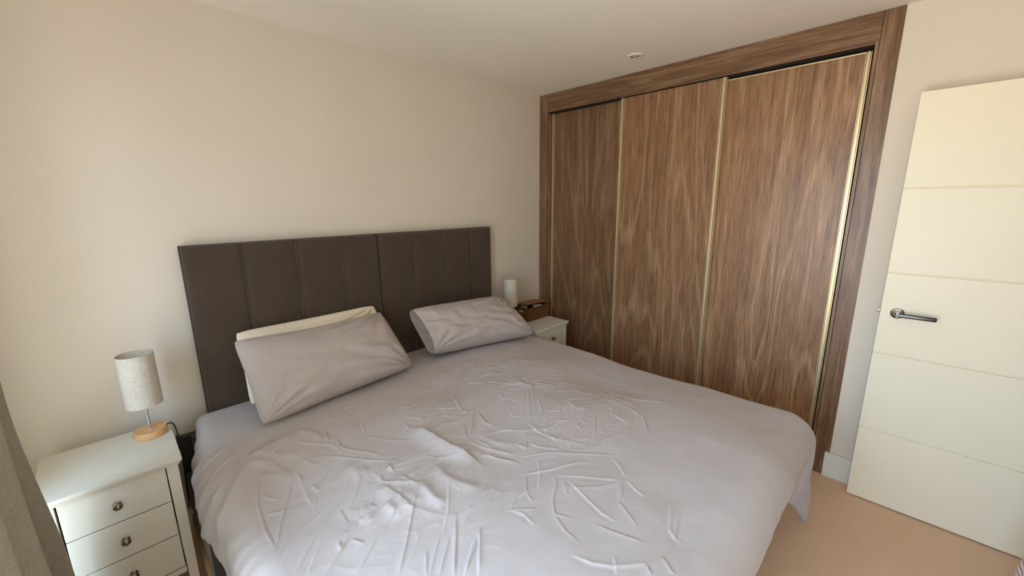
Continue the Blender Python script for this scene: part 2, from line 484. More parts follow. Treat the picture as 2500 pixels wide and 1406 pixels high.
box_obj('latch', *(lambda a, b: (a[0], b[0], a[1], b[1], a[2], b[2]))(Dp(DX + 0.014, DY, 1.008), Dp(DX + 0.026, DY + 0.011, 1.024)), MT['pewter'], dr, bevel=0.002)
for z in (0.25, 1.0, 1.75):
    q = Dp(DX + 0.046, DY - DW - 0.002, z)
    lathe_obj('hinge', [(0, 0), (0.006, 0), (0.006, 0.09), (0, 0.09)], MT['chrome'], dr, 12, q)

# ------------------------------------------------------------------ recessed ceiling downlight
dl = empty('ceiling_downlight', (-0.298, -1.0, H)); tag(dl, 'small round white recessed downlight in the ceiling', 'downlight')
lathe_obj('trim_ring', [(0.026, 0.0), (0.026, -0.006), (0.030, -0.008), (0.040, -0.007), (0.046, -0.003), (0.0465, 0.0)], MT['white'], dl, 48)
lathe_obj('reflector', [(0.0258, -0.004), (0.022, -0.0032), (0.019, -0.002), (0.0185, -0.001)], MT['pewter'], dl, 40)
lathe_obj('lamp_lens', [(0.0185, -0.0012), (0.016, -0.0028), (0.008, -0.0035), (0.0, -0.0036)], MT['paper'], dl, 32)

# ------------------------------------------------------------------ bed
bed = empty('bed', (-1.56, -1.06, 0)); tag(bed, 'double bed with channelled taupe velvet headboard in two halves', 'bed')
bx, by = -1.56, -1.06
def B(name, x0, x1, y0, y1, z0, z1, mat, bev=0.004, parent=None, seg=2):
    return box_obj(name, x0 - bx, x1 - bx, y0 - by, y1 - by, z0, z1, mat, parent or bed, bevel=bev, seg=seg)
B('side_rail', -2.565, -2.53, -2.05, -0.66, 0.16, 0.36, MT['basefab'], 0.008)
B('side_panel', -2.600, -2.53, -0.655, -0.10, 0.15, 0.345, MT['basefab'], 0.008)
B('side_rail', -0.60, -0.555, -2.05, -0.10, 0.16, 0.36, MT['basefab'], 0.008)
B('foot_rail', -2.529, -0.601, -2.06, -2.02, 0.16, 0.36, MT['basefab'], 0.008)
B('head_rail', -2.60, -0.545, -0.060, -0.022, 0.12, 0.50, MT['basefab'], 0.006)
B('corner_post', -2.552, -2.538, -0.074, -0.061, 0.13, 0.498, MT['piping'], 0.002)
for k in range(3):
    B('slat_rail', -2.612 + 0.003 * k, -2.535, -0.66, -0.12, 0.090 + 0.018 * k, 0.106 + 0.018 * k, MT['pine'], 0.002)
for (x, y) in ((-2.55, -0.2), (-2.55, -1.95), (-0.58, -0.2), (-0.58, -1.95)):
    B('leg', x - 0.025, x + 0.025, y - 0.025, y + 0.025, 0, 0.09 if x < -1 else 0.16, MT['pine'], 0.003)
B('mattress', -2.485, -0.635, -2.04, -0.095, 0.30, 0.545, MT['mattress'], 0.05, seg=5)
for k in range(8):
    y = -0.25 - k * 0.235
    B('slat', -2.529, -0.601, y - 0.04, y + 0.04, 0.27, 0.295, MT['pine'], 0.002)

# headboard: two upholstered halves, four padded channels each
HZ0, HZ1 = 0.30, 1.370
hx = [-2.476, -2.2475, -2.008, -1.772, -1.5605, -1.3285, -1.088, -0.862, -0.645]
def padded_panel(x0, x1, left_end, right_end, parent):
    nu, nv = 25, 61
    u = np.linspace(0, 1, nu); v = np.linspace(0, 1, nv)
    U, V = np.meshgrid(u, v, indexing='ij')
    wdt = x1 - x0
    du = np.minimum(U, 1 - U) * wdt
    dv = np.minimum(V, 1 - V) * (HZ1 - HZ0)
    dome = np.sqrt(np.clip(1 - (1 - np.clip(du / 0.022, 0, 1)) ** 2, 0, 1))
    domev = np.sqrt(np.clip(1 - (1 - np.clip(dv / 0.028, 0, 1)) ** 2, 0, 1))
    prof = 0.015 + 0.014 * np.minimum(dome, domev) + 0.007 * np.sin(np.pi * U) * np.clip(dv / 0.15, 0, 1)
    prof = prof + 0.0016 * vnoise((x0 + U * wdt) * 14, V * 9, 5) * domev
    X = x0 + U * wdt; Z = HZ0 + V * (HZ1 - HZ0)
    front = np.stack([X - bx, -(0.052 + prof) - by, Z], -1).reshape(-1, 3)
    back = np.stack([X - bx, np.full_like(X, -0.050) - by, Z], -1).reshape(-1, 3)
    n = nu * nv
    i = np.arange(n).reshape(nu, nv)
    rim = np.concatenate([i[:, 0], i[-1, 1:], i[-2::-1, -1], i[0, -2:0:-1]])
    r2 = np.roll(rim, -1)
    side = np.stack([rim, r2, r2 + n, rim + n], -1)
    f = np.concatenate([grid_faces(nu, nv), grid_faces(nu, nv, n, True), side[:, ::-1]])
    o = np_mesh('padded_panel', np.concatenate([front, back]), f, MT['velvet'], parent)
    o.data.set_sharp_from_angle(angle=math.radians(55))
    return o
for hlf in range(2):
    a, b2 = hx[hlf * 4], hx[hlf * 4 + 4]
    g = 0.0025
    back = B('headboard', a + (g if hlf else 0), b2 - (0 if hlf else g), -0.050, -0.021, HZ0, HZ1 + 0.002, MT['velvet'], 0.004)
    back['label'] = 'taupe velvet headboard half with four vertical channels'
    for k in range(4):
        x0, x1 = hx[hlf * 4 + k], hx[hlf * 4 + k + 1]
        padded_panel(x0 + (0.003 if k == 0 else 0.0), x1 - (0.003 if k == 3 else 0.0), k == 0, k == 3, back)
        if k:
            tube_obj('piping', [(x0 - bx, -0.067 - by, HZ0 + 0.02), (x0 - bx, -0.067 - by, 0.65), (x0 - bx, -0.067 - by, 1.0), (x0 - bx, -0.066 - by, HZ1 - 0.012)], 0.0026, MT['piping'], back)
    for x in (a, b2):
        tube_obj('edge_piping', [(x - bx + (0.002 if x == a else -0.002), -0.052 - by, HZ0), (x - bx + (0.002 if x == a else -0.002), -0.053 - by, HZ1)], 0.0035, MT['basefab'], back)

# ------------------------------------------------------------------ duvet
DXL, DXR, DYF, DYB = -2.490, -0.655, -2.030, -0.098
HL, HR, HF = 0.40, 0.40, 0.50
def duvet_base(s, t):
    """flat cloth coordinates -> draped surface"""
    k = sstep(0.0, 0.42, DYB - t)
    near = sstep(0.64, 0.84, -t)
    r_l = 0.045 + 0.070 * k - 0.030 * near; r_r = 0.045 + 0.085 * sstep(0.30, 0.60, DYB - t); r_f = 0.115
    ex = np.where(s < DXL, s - DXL, np.where(s > DXR, s - DXR, 0.0))
    ey = np.where(t < DYF, t - DYF, 0.0)
    ex = np.where(ex < 0, ex * (0.72 + 0.36 * sstep(0.72, 0.92, -t)), ex)      # shorter drop on the left near the pillows
    d = np.hypot(ex, ey) + 1e-9
    wx_ = np.abs(ex) / d; wy_ = np.abs(ey) / d
    r = np.where(ex < 0, r_l, r_r) * wx_ ** 2 + r_f * wy_ ** 2 + 1e-6
    arc = r * np.pi / 2
    th = np.clip(d / r, 0, np.pi / 2)
    hang = np.maximum(d - arc, 0)
    hor = r * np.sin(th) + hang * (0.05 * wx_ ** 2 - 0.20 * wy_ ** 4 + 0.3 * (wx_ * wy_) ** 2)
    drop = r * (1 - np.cos(th)) + hang * 0.985
    # soft folds in the hanging cloth
    fold = sstep(0.05, 0.30, d)
    per = np.where(wy_ > wx_, s * 1.0, t * 1.0) + 0.6 * (wx_ * wy_)
    famp = np.where(wy_ > 0.8, 0.35, np.where((ex < 0) & (t > -0.7), 0.30, 0.8))
    hor = hor + fold * famp * (0.012 * np.sin(per * 17 + 1.2 + 0.6 * np.sin(s * 5)) + 0.005 * np.sin(per * 41 + 3))
    # corner: cloth gathers into a cone fold
    cor = 4 * (wx_ * wy_) ** 2
    hor = hor + cor * fold * 0.035
    X = np.clip(s, DXL, DXR) + np.where(d > 1e-6, ex / d, 0) * hor
    Y = t - ey + np.where(d > 1e-6, ey / d, 0) * hor
    cx = (np.clip(s, DXL, DXR) - DXL) / (DXR - DXL); cy = (DYB - np.clip(t, DYF, DYB)) / (DYB - DYF)
    puff = 0.050 * sstep(-0.03, 0.30, np.minimum(cx, 1 - cx)) * sstep(0, 0.30, cy)
    puff = puff + 0.014 * vnoise(s * 2.3 + 9, t * 2.3 + 4, 21) * sstep(0.0, 0.15, cy)
    # hollows and swells read from the photograph
    for (gx, gy, sx_, sy_, am) in ((-1.03, -1.28, 0.26, 0.20, -0.030), (-1.02, -0.95, 0.30, 0.12, 0.014), (-1.9, -0.85, 0.22, 0.16, 0.012),
                                   (-2.2, -0.95, 0.15, 0.3, 0.020), (-1.6, -0.75, 0.2, 0.12, -0.012), (-0.8, -1.75, 0.3, 0.3, 0.012)):
        puff = puff + am * np.exp(-((s - gx) / sx_) ** 2 - ((t - gy) / sy_) ** 2)
    Z = 0.585 + puff - drop + 0.010
    Z = np.maximum(Z, 0.02 + 0.01 * vnoise(s * 9, t * 9, 3))
    return np.stack([X, Y, Z], -1)

# traced creases: (zoom origin, zoom factor, lists of points) -> photograph pixels -> cloth coordinates
Z6 = ((400, 1000), 2500 / 900)
Z7 = ((1100, 800), 2204 / 950)
CR6 = [  # amplitude (m), half width (m), points
 (.026, .026, [(1690, 120), (1800, 190), (1950, 275), (2120, 352)]), (.014, .022, [(1850, 370), (1900, 450), (2000, 505), (2150, 535)]),
 (.006, .007, [(1715, 590), (1690, 690), (1650, 900), (1595, 1128)]), (.006, .008, [(1240, 590), (1150, 710), (1020, 890), (880, 1128)]),
 (.006, .008, [(1180, 340), (1100, 460), (1030, 600), (1020, 690)]), (.006, .007, [(870, 480), (830, 640), (790, 780), (765, 930)]),
 (.005, .007, [(640, 450), (640, 640), (690, 810), (755, 950)]), (.007, .009, [(910, 440), (960, 560), (1000, 650)]),
 (.005, .007, [(1170, 540), (1080, 690), (1000, 760), (870, 910), (800, 1050)]), (.007, .010, [(1340, 740), (1260, 850), (1200, 960), (1085, 1128)]),
 (.006, .008, [(1580, 660), (1550, 740), (1440, 890), (1295, 1128)]), (.005, .007, [(1050, 940), (970, 1128)]),
 (.005, .006, [(1935, 480), (1925, 700), (1870, 900)]), (.004, .006, [(1780, 950), (1785, 1128)]), (.005, .006, [(1940, 860), (1870, 1128)]),
 (.004, .006, [(1880, 820), (1800, 1128)]), (.005, .006, [(1990, 740), (1970, 1128)]), (.006, .007, [(2150, 800), (2100, 900), (2045, 1128)]),
 (.005, .006, [(2147, 810), (2130, 1128)]), (.007, .009, [(1180, 205), (1200, 250), (1260, 270), (1480, 310)]),
 (.005, .008, [(880, 225), (1010, 235), (1140, 240), (1210, 290)]), (.006, .008, [(1080, 320), (1200, 320), (1380, 345), (1600, 350)]),
 (.006, .010, [(1090, 150), (1120, 220)]), (.012, .028, [(820, 180), (870, 280), (900, 350)]), (.006, .009, [(800, 240), (700, 330)]),
 (.010, .022, [(620, 440), (760, 445), (880, 480)]), (.009, .020, [(570, 365), (700, 380), (800, 410)]), (.010, .022, [(600, 300), (700, 300), (860, 330)]),
 (.006, .008, [(2140, 30), (2180, 90), (2240, 110)]), (.005, .007, [(2040, 100), (2055, 200), (2080, 180), (2100, 0)]),
 (.006, .008, [(2090, 170), (2190, 170), (2300, 140), (2500, 135)]), (.007, .012, [(2060, 210), (2200, 270), (2380, 310)]),
 (.006, .009, [(2130, 310), (2300, 330), (2400, 360)]), (.010, .020, [(1730, 480), (1830, 600), (1890, 640)]),
 (.012, .026, [(1450, 520), (1560, 600), (1700, 690)]), (.010, .022, [(1500, 640), (1620, 740)]), (.008, .016, [(1330, 700), (1400, 680), (1440, 640)]),
 (.010, .024, [(1250, 380), (1330, 430), (1400, 400)]), (.006, .010, [(1520, 370), (1560, 420)]), (.005, .008, [(1640, 90), (1660, 130), (1700, 130)]),
 (.004, .006, [(1370, 170), (1500, 200), (1700, 210)]), (.004, .006, [(1330, 80), (1360, 150)]), (.004, .006, [(1190, 680), (1250, 770)]),
 (.005, .008, [(1280, 880), (1360, 910)]), (.004, .006, [(1770, 220), (1690, 330)]), (.006, .012, [(700, 700), (820, 690)]), (.005, .010, [(660, 590), (780, 610)]),
 (.004, .007, [(930, 330), (1040, 380)]), (.006, .010, [(1000, 520), (1060, 560)]), (.008, .018, [(1640, 560), (1740, 640)])]
Z8 = ((400, 1000), 2500 / 722)
CR8 = [(.018, .030, [(1130, 170), (920, 300), (760, 400), (620, 600), (520, 830), (475, 1080)]), (.010, .018, [(1130, 180), (1250, 200), (1380, 260)]),
 (.008, .016, [(740, 440), (900, 450), (1090, 580)]), (.008, .014, [(1880, 790), (1960, 880)]), (.008, .016, [(2180, 650), (2280, 760), (2400, 800)]), (.008, .016, [(1650, 960), (1720, 900), (1760, 960)]),
 (.006, .012, [(1500, 1200), (1480, 1120), (1560, 1020)]), (.005, .008, [(430, 900), (440, 990)]), (.006, .012, [(1850, 640), (1990, 740), (2110, 850)]), (.006, .012, [(2010, 560), (2140, 640)]),
 (.005, .008, [(300, 560), (420, 400), (640, 270)]), (.005, .009, [(350, 700), (480, 480), (700, 330)]), (.004, .008, [(400, 850), (520, 600)])]
CR7 = [
 (.006, .009, [(0, 380), (40, 430), (70, 480), (130, 480)]), (.006, .008, [(165, 500), (200, 545), (255, 555)]), (.005, .007, [(130, 480), (110, 600), (85, 630), (80, 560)]),
 (.005, .007, [(200, 590), (320, 580), (440, 590), (520, 560)]), (.006, .008, [(440, 540), (490, 590), (560, 620), (620, 650)]),
 (.006, .009, [(440, 350), (440, 430), (450, 520)]), (.006, .008, [(490, 400), (520, 480), (500, 520)]), (.005, .007, [(460, 330), (470, 420)]),
 (.005, .008, [(560, 530), (680, 520)]), (.007, .010, [(100, 690), (250, 740), (390, 770)]), (.006, .009, [(380, 735), (560, 710), (760, 715), (930, 720)]),
 (.005, .007, [(380, 840), (560, 810), (680, 775), (770, 760), (800, 770)]), (.004, .006, [(620, 840), (780, 850), (990, 865)]),
 (.004, .006, [(680, 905), (840, 900), (1000, 860)]), (.005, .006, [(670, 870), (760, 960), (860, 1050), (940, 1100)]), (.005, .006, [(1000, 865), (1050, 920), (1100, 955)]),
 (.005, .007, [(585, 840), (600, 880), (580, 980), (590, 1050), (700, 1080)]), (.004, .006, [(640, 870), (650, 930), (670, 880)]),
 (.005, .006, [(340, 1030), (480, 1025)]), (.005, .006, [(340, 1030), (370, 970), (430, 930), (430, 840)]), (.004, .006, [(340, 1035), (410, 1055), (470, 1110)]),
 (.004, .006, [(430, 940), (460, 990)]), (.004, .006, [(590, 1060), (650, 1150), (720, 1210)]), (.004, .008, [(820, 1110), (900, 1150), (1000, 1190), (1100, 1220)]),
 (.005, .006, [(950, 980), (1010, 1060), (1050, 1120)]), (.005, .007, [(960, 900), (950, 980)]), (.004, .006, [(975, 880), (970, 960)]),
 (.005, .006, [(920, 740), (960, 790), (990, 840)]), (.006, .008, [(640, 400), (690, 440), (720, 460), (790, 455)]),
 (.006, .010, [(850, 400), (980, 440), (1090, 500), (1120, 600)]), (.005, .008, [(920, 490), (1000, 540)]),
 (.004, .007, [(780, 280), (1000, 350), (1320, 415)]), (.004, .007, [(700, 220), (900, 300), (1120, 360)]), (.005, .007, [(850, 350), (1050, 410), (1240, 430)]),
 (.005, .008, [(780, 330), (900, 390), (1080, 460)]), (.006, .009, [(470, 310), (590, 340)]), (.005, .007, [(280, 370), (300, 400), (360, 380)]),
 (.004, .006, [(1010, 560), (1000, 620)]), (.004, .006, [(870, 560), (870, 600)]), (.004, .006, [(700, 540), (740, 580)]), (.004, .006, [(820, 500), (820, 620)]),
 (.005, .008, [(1250, 1000), (1240, 1150), (1270, 1190), (1300, 1050)]), (.005, .006, [(170, 1140), (130, 1260), (80, 1400)]), (.005, .006, [(165, 1150), (165, 1400)]),
 (.004, .006, [(30, 1050), (20, 1400)]), (.005, .008, [(690, 1290), (800, 1340), (930, 1360), (1130, 1340)]), (.004, .006, [(930, 1300), (940, 1400)]),
 (.005, .008, [(1110, 1350), (1130, 1400)]), (.005, .009, [(1200, 1300), (1260, 1400)]), (.005, .007, [(500, 750), (505, 830), (500, 920)]),
 (.005, .007, [(430, 640), (430, 690), (370, 660)]), (.006, .009, [(560, 620), (640, 640), (760, 660)]), (.005, .008, [(440, 660), (500, 680), (620, 690)]),
 (.008, .016, [(160, 610), (250, 650), (330, 670)]), (.007, .012, [(150, 640), (230, 680)]), (.004, .006, [(540, 470), (620, 470)]), (.004, .006, [(150, 550), (90, 630)]),
 (.005, .008, [(60, 300), (180, 310)]), (.004, .007, [(160, 230), (260, 260)]), (.004, .007, [(330, 460), (350, 500), (420, 500)])]

def build_duvet():
    step = 0.0027
    s = np.arange(DXL - HL, DXR + HR + step, step); t = np.arange(DYF - HF, DYB + step, step)
    S, T = np.meshgrid(s, t, indexing='ij')
    P = duvet_base(S, T)
    # cloth coordinates of traced pixels: nearest visible point of the smooth surface
    cs = 3
    Ps = P[::cs, ::cs].reshape(-1, 3); ST = np.stack([S[::cs, ::cs], T[::cs, ::cs]], -1).reshape(-1, 2)
    du = np.gradient(P, axis=0); dv = np.gradient(P, axis=1)
    N = np.cross(du, dv); N /= np.linalg.norm(N, axis=-1, keepdims=True) + 1e-12
    Ns = N[::cs, ::cs].reshape(-1, 3)
    ok = ((CAM - Ps) * Ns).sum(1) > 0
    px, dep = project(Ps)
    ok &= dep > 0.1
    px, ST2 = px[ok], ST[ok]
    def to_cloth(q):
        k = np.argsort(((px - q) ** 2).sum(1))[:6]
        w_ = 1 / (1 + ((px[k] - q) ** 2).sum(1))
        return (ST2[k] * w_[:, None]).sum(0) / w_.sum()
    hgt = np.zeros_like(S)
    rng = np.random.RandomState(4)
    lines = []
    for (o, zf), L_ in ((Z6, CR6), (Z7, CR7), (Z8, CR8)):
        for am, wd_, pts in L_:
            lines.append((am, wd_, [to_cloth(np.array([o[0] + x / zf, o[1] + y / zf])) for x, y in pts]))
    # small stray creases between the traced ones
    for k in range(130):
        c = np.array([rng.uniform(-1.75, -0.75), rng.uniform(-1.75, -0.62)])
        if rng.rand() > np.exp(-((c[0] + 1.30) / 0.42) ** 2 - ((c[1] + 1.12) / 0.38) ** 2): continue
        a = rng.uniform(0, np.pi) if rng.rand() < 0.5 else rng.normal(0.5, 0.4)
        ln = rng.uniform(0.03, 0.13)
        d1 = np.array([np.cos(a), np.sin(a)]); b_ = rng.normal(0, 0.35)
        d2 = np.array([np.cos(a + b_), np.sin(a + b_)])
        lines.append((rng.uniform(.002, .0042), rng.uniform(.005, .008), [c - d1 * ln * .5, c, c + d2 * ln * .5]))
    for am, wd_, pts in lines:
        best = np.full(S.shape, 9.0); side = np.zeros(S.shape); fade = np.zeros(S.shape)
        pts = np.array(pts); R = 6 * wd_
        tot = np.linalg.norm(np.diff(pts, axis=0), axis=1).sum(); acc = 0
        i0 = max(int((pts[:, 0].min() - R - s[0]) / step), 0); i1 = min(int((pts[:, 0].max() + R - s[0]) / step) + 2, len(s))
        j0 = max(int((pts[:, 1].min() - R - t[0]) / step), 0); j1 = min(int((pts[:, 1].max() + R - t[0]) / step) + 2, len(t))
        if i1 <= i0 or j1 <= j0: continue
        s_, t_ = S[i0:i1, j0:j1], T[i0:i1, j0:j1]
        b0 = np.full(s_.shape, 9.0); sd = np.zeros(s_.shape); fd = np.zeros(s_.shape)
        for k in range(len(pts) - 1):
            a, b_ = pts[k], pts[k + 1]; ab = b_ - a; L2 = ab @ ab + 1e-9; L1 = math.sqrt(L2)
            u = np.clip(((s_ - a[0]) * ab[0] + (t_ - a[1]) * ab[1]) / L2, 0, 1)
            dx = s_ - a[0] - u * ab[0]; dy = t_ - a[1] - u * ab[1]
            d = np.hypot(dx, dy); m_ = d < b0
            b0 = np.where(m_, d, b0)
            sd = np.where(m_, (ab[0] * dy - ab[1] * dx) / L1, sd)
            al = (acc + u * L1) / tot
            fd = np.where(m_, np.clip(np.minimum(al, 1 - al) * 5 + 0.15, 0, 1), fd)
            acc += L1
        if am > 0.02:          # the one big fold: long slope to the window, steep far side
            w2 = np.where(sd > 0, 0.011, 0.036)
            ridge = np.exp(-(b0 / w2) ** 1.7)
        elif wd_ < 0.0135:     # sharp crease with one side pressed lower
            w2 = wd_ * 0.47; am = am * 0.62
            ridge = np.exp(-(b0 / w2) ** 1.35) + rng.choice([-1, 1]) * 0.35 * np.tanh(sd / w2) * np.exp(-(b0 / (4.5 * w2)) ** 2)
        else:
            am = am * 0.58
            ridge = np.exp(-(b0 / wd_) ** 1.7) + rng.choice([-1, 1]) * 0.3 * np.tanh(sd / wd_) * np.exp(-(b0 / (2.6 * wd_)) ** 2)
        hgt[i0:i1, j0:j1] += am * fd * ridge
    # crumpled zone: ridged noise gives short pressed creases at several sizes
    zone = np.exp(-((S + 1.42) / 0.50) ** 2 - ((T + 1.05) / 0.42) ** 2) + 0.8 * np.exp(-((S + 2.05) / 0.30) ** 2 - ((T + 1.02) / 0.40) ** 2)
    zone = np.clip(zone, 0, 1) * np.clip(0.55 + 0.9 * vnoise(S * 5, T * 5, 40), 0, 1)
    wx1 = S + 0.05 * vnoise(S * 6, T * 6, 41); wy1 = T + 0.05 * vnoise(S * 6 + 7, T * 6, 42)
    for fr_, am_, sd_ in ((6, 0.0065, 43), (11, 0.0065, 44), (21, 0.0034, 45), (38, 0.0014, 46)):
        rn = 1 - np.abs(vnoise(wx1 * fr_ * 0.8 + wy1 * fr_ * 0.5, wy1 * fr_ * 1.25 - wx1 * fr_ * 0.3, sd_)) * 2.2
        hgt += am_ * zone * np.clip(rn, 0, 1) ** 2.6
    # gentle all-over crumple
    top = sstep(0.0, 0.25, DYB - T)
    hgt += 0.0005 * vnoise(S * 22, T * 22, 8) * top + 0.0002 * vnoise(S * 60 + T * 20, T * 60, 9) * top
    hgt += 0.0028 * vnoise(S * 7 + 3, T * 9, 12) * top
    # long soft pull lines on the hanging sides
    hang = np.maximum(np.maximum(DXL + 0.03 - S, S - DXR + 0.03), DYF - T)
    hg = sstep(0.02, 0.25, hang)
    hgt += hg * 0.004 * np.sin(T * 70 + S * 25 + 3 * vnoise(S * 4, T * 4, 6)) * (S < DXL)
    P = P + N * hgt[..., None] * np.where(N[..., 2:3] < -0.2, -1, 1)
    # hem: the last rows curl under
    inset = np.minimum(np.minimum(S - s[0], s[-1] - S), T - t[0])
    curl = np.clip(1 - inset / 0.022, 0, 1)
    P = P - N * (0.020 * (1 - np.sqrt(np.clip(1 - curl ** 2, 0, 1))))[..., None]
    nu, nv = S.shape
    V = P.reshape(-1, 3); Fc = grid_faces(nu, nv)
    # underside, coarser
    cs = 8
    Su, Tu = np.meshgrid(np.linspace(s[0], s[-1], nu // cs), np.linspace(t[0], t[-1], nv // cs), indexing='ij')
    Pu = duvet_base(Su, Tu)
    nu_ = np.cross(np.gradient(Pu, axis=0), np.gradient(Pu, axis=1)); nu_ /= np.linalg.norm(nu_, axis=-1, keepdims=True) + 1e-12
    Pu = Pu - nu_ * 0.022
    Pu[..., 2] = np.maximum(Pu[..., 2], 0.012)
    Fu = grid_faces(Su.shape[0], Su.shape[1], len(V), True)
    V = np.concatenate([V, Pu.reshape(-1, 3)])
    c = np.array([-1.555, -1.1, 0.0])
    o = np_mesh('duvet', V - c, np.concatenate([Fc, Fu]), MT['duvet'])
    o.location = c
    tag(o, 'creased grey cotton duvet spread over the whole bed', 'duvet')
build_duvet()

# ------------------------------------------------------------------ pillows
def pillow(name, TL, TR, BR, BL, thick, mat, seed, label, back=0.5, sag=0.0, open_left=False, pinch=0.02, dip=0.0):
    TL, TR, BR, BL = map(np.array, (TL, TR, BR, BL))
    c0_ = (TL + TR + BR + BL) / 4
    TL, TR, BR, BL = (c0_ + (q - c0_) * np.array([1.03, 1.04, 1.04]) for q in (TL, TR, BR, BL))
    nu, nv = 130, 86
    u = np.linspace(-1, 1, nu); v = np.linspace(-1, 1, nv)
    # denser sampling at the rim
    u = np.sign(u) * (1 - (1 - np.abs(u)) ** 1.15); v = np.sign(v) * (1 - (1 - np.abs(v)) ** 1.15)
    U, V = np.meshgrid(u, v, indexing='ij')
    # edges bow inwards between pointed corners
    Ui = U * (1 - pinch * (1 - V ** 2) * U ** 2); Vi = V * (1 - pinch * (1 - U ** 2) * V ** 2) - dip * (1 - U ** 2) * np.clip(V, 0, 1) ** 2
    Ui, Vi = Ui * (1 - 0.025 * V ** 8), Vi * (1 - 0.045 * U ** 10)      # corners a little rounded
    a = (Ui + 1) / 2; b = (Vi + 1) / 2
    Q = ((1 - a) * (1 - b))[..., None] * BL + (a * (1 - b))[..., None] * BR + (a * b)[..., None] * TR + ((1 - a) * b)[..., None] * TL
    n = np.cross((BR + TR - BL - TL), (TL + TR - BL - BR)); n /= np.linalg.norm(n)
    pu = 1 - np.abs(U) ** 3.2
    if open_left: pu = np.where(U < 0, 1 - 0.55 * np.abs(U) ** 5, pu)
    pv = 1 - np.abs(V) ** 2.8
    prof = (np.clip(pu, 0, 1) * np.clip(pv, 0, 1)) ** 0.52
    prof = prof * (1 - sag * V)
    rim = np.clip(np.minimum(1 - np.abs(U), 1 - np.abs(V)) * 6, 0, 1)
    w = 0.0060 * vnoise(U * 3 + seed, V * 2.5, seed) + 0.0010 * vnoise(U * 13 + 2 * V, V * 9 + seed, seed + 1)
    # drag lines fanning from the lower corners
    for (cu, cv, ph) in ((1, -1, 0.3), (-1, -1, 1.9), (1, 1, 4.0)):
        ang = np.arctan2(V - cv, U - cu); dist = np.hypot((U - cu), (V - cv))
        w = w + 0.012 * np.sin(ang * 15 + ph + 1.5 * vnoise(U * 3, V * 3, seed + 7)) * np.exp(-(dist / 0.75) ** 2) * rim
    # long diagonal folds
    w = w + 0.0055 * np.sin((U * 1.2 + V * 2.2) * 6 + 2 * vnoise(U * 2, V * 2, seed + 3)) * np.exp(-((V + 0.45) / 0.4) ** 2) * rim
    if open_left:      # loose, rumpled cloth towards the open end
        w = w + 0.010 * np.sin(V * 9 + 5 * U + 2 * vnoise(U * 4, V * 4, 90)) * np.exp(-((U + 1) / 0.30) ** 2) + 0.004 * vnoise(U * 9, V * 7, 91)
    # puckers along the seam
    w = w + 0.003 * np.sin(U * 70 + 4 * vnoise(U * 9, V * 2, seed)) * np.exp(-((1 - np.abs(V)) / 0.09)) * np.clip((1 - np.abs(V)) * 20, 0, 1)
    fr = Q + n * (thick * (1 - back) * prof + w * np.clip(rim + .1, 0, 1))[..., None]
    bk = Q - n * (thick * back * prof - w * rim * 0.5 + 0.0015)[..., None]
    N_ = nu * nv
    i = np.arange(N_).reshape(nu, nv)
    r_ = np.concatenate([i[:, 0], i[-1, 1:], i[-2::-1, -1], i[0, -2:0:-1]]); r2 = np.roll(r_, -1)
    side = np.stack([r_, r2, r2 + N_, r_ + N_], -1)
    if open_left: side = side[~((r_ < nv) & (r2 < nv))]
    f = np.concatenate([grid_faces(nu, nv), grid_faces(nu, nv, N_, True), side[:, ::-1]])
    V3 = np.concatenate([fr.reshape(-1, 3), bk.reshape(-1, 3)])
    c = (BL + BR) / 2
    o = np_mesh(name, V3 - c, f, mat); o.location = c
    tag(o, label, 'pillow')
    return o, fr - c, bk - c, U, V
pillow('pillow', (-2.325, -0.125, 0.955), (-1.645, -0.120, 0.957), (-1.600, -0.270, 0.640), (-2.335, -0.275, 0.650), 0.085, MT['cream'], 31,
       'cream pillow standing behind the grey one against the headboard', 0.5, 0.0)
pillow('pillow', (-2.353, -0.220, 0.945), (-1.655, -0.215, 0.938), (-1.580, -0.400, 0.640), (-2.340, -0.470, 0.632), 0.135, MT['pillow'], 52,
       'smooth grey pillow leaning on the cream pillow', 0.18, 0.25, dip=0.09)
p2, fr2, bk2, U2, V2 = pillow('pillow', (-1.455, -0.215, 0.905), (-0.725, -0.245, 0.872), (-0.700, -0.545, 0.650), (-1.395, -0.360, 0.650), 0.185, MT['pillow'], 77,
       'grey pillow with a stitched open end propped beside the wicker basket', 0.34, 0.12, True)

# open pillowcase end: two rows of stitching and a dark slit on the grey pillow
def along(u0, off, vs_=(-0.92, 0.86)):
    iu = int(np.argmin(np.abs(U2[:, 0] - u0)))
    pts = []
    for v in np.linspace(vs_[0], vs_[1], 14):
        iv = int(np.argmin(np.abs(V2[0] - v)))
        pts.append(fr2[iu, iv] + off)
    return pts
iu = int(np.argmin(np.abs(U2[:, 0] + 0.80)))
ka = np.linspace(0, 1, 14)[:, None, None]
cap = fr2[iu][None] * (1 - ka) + bk2[iu][None] * ka
cap = cap + np.array([-0.012, 0, 0]) * (np.sin(np.pi * ka) * np.clip(1 - V2[0] ** 2, 0, 1)[None, :, None])
np_mesh('pillow_insert', cap.reshape(-1, 3), grid_faces(14, fr2.shape[1]), MT['pillow'], p2)
nrm = np.array([-0.12, -0.72, 0.62])
tube_obj('stitching', along(-0.80, nrm * 0.001), 0.0013, MT['stitch'], p2, 6)
tube_obj('stitching', along(-0.755, nrm * 0.001), 0.0013, MT['stitch'], p2, 6)

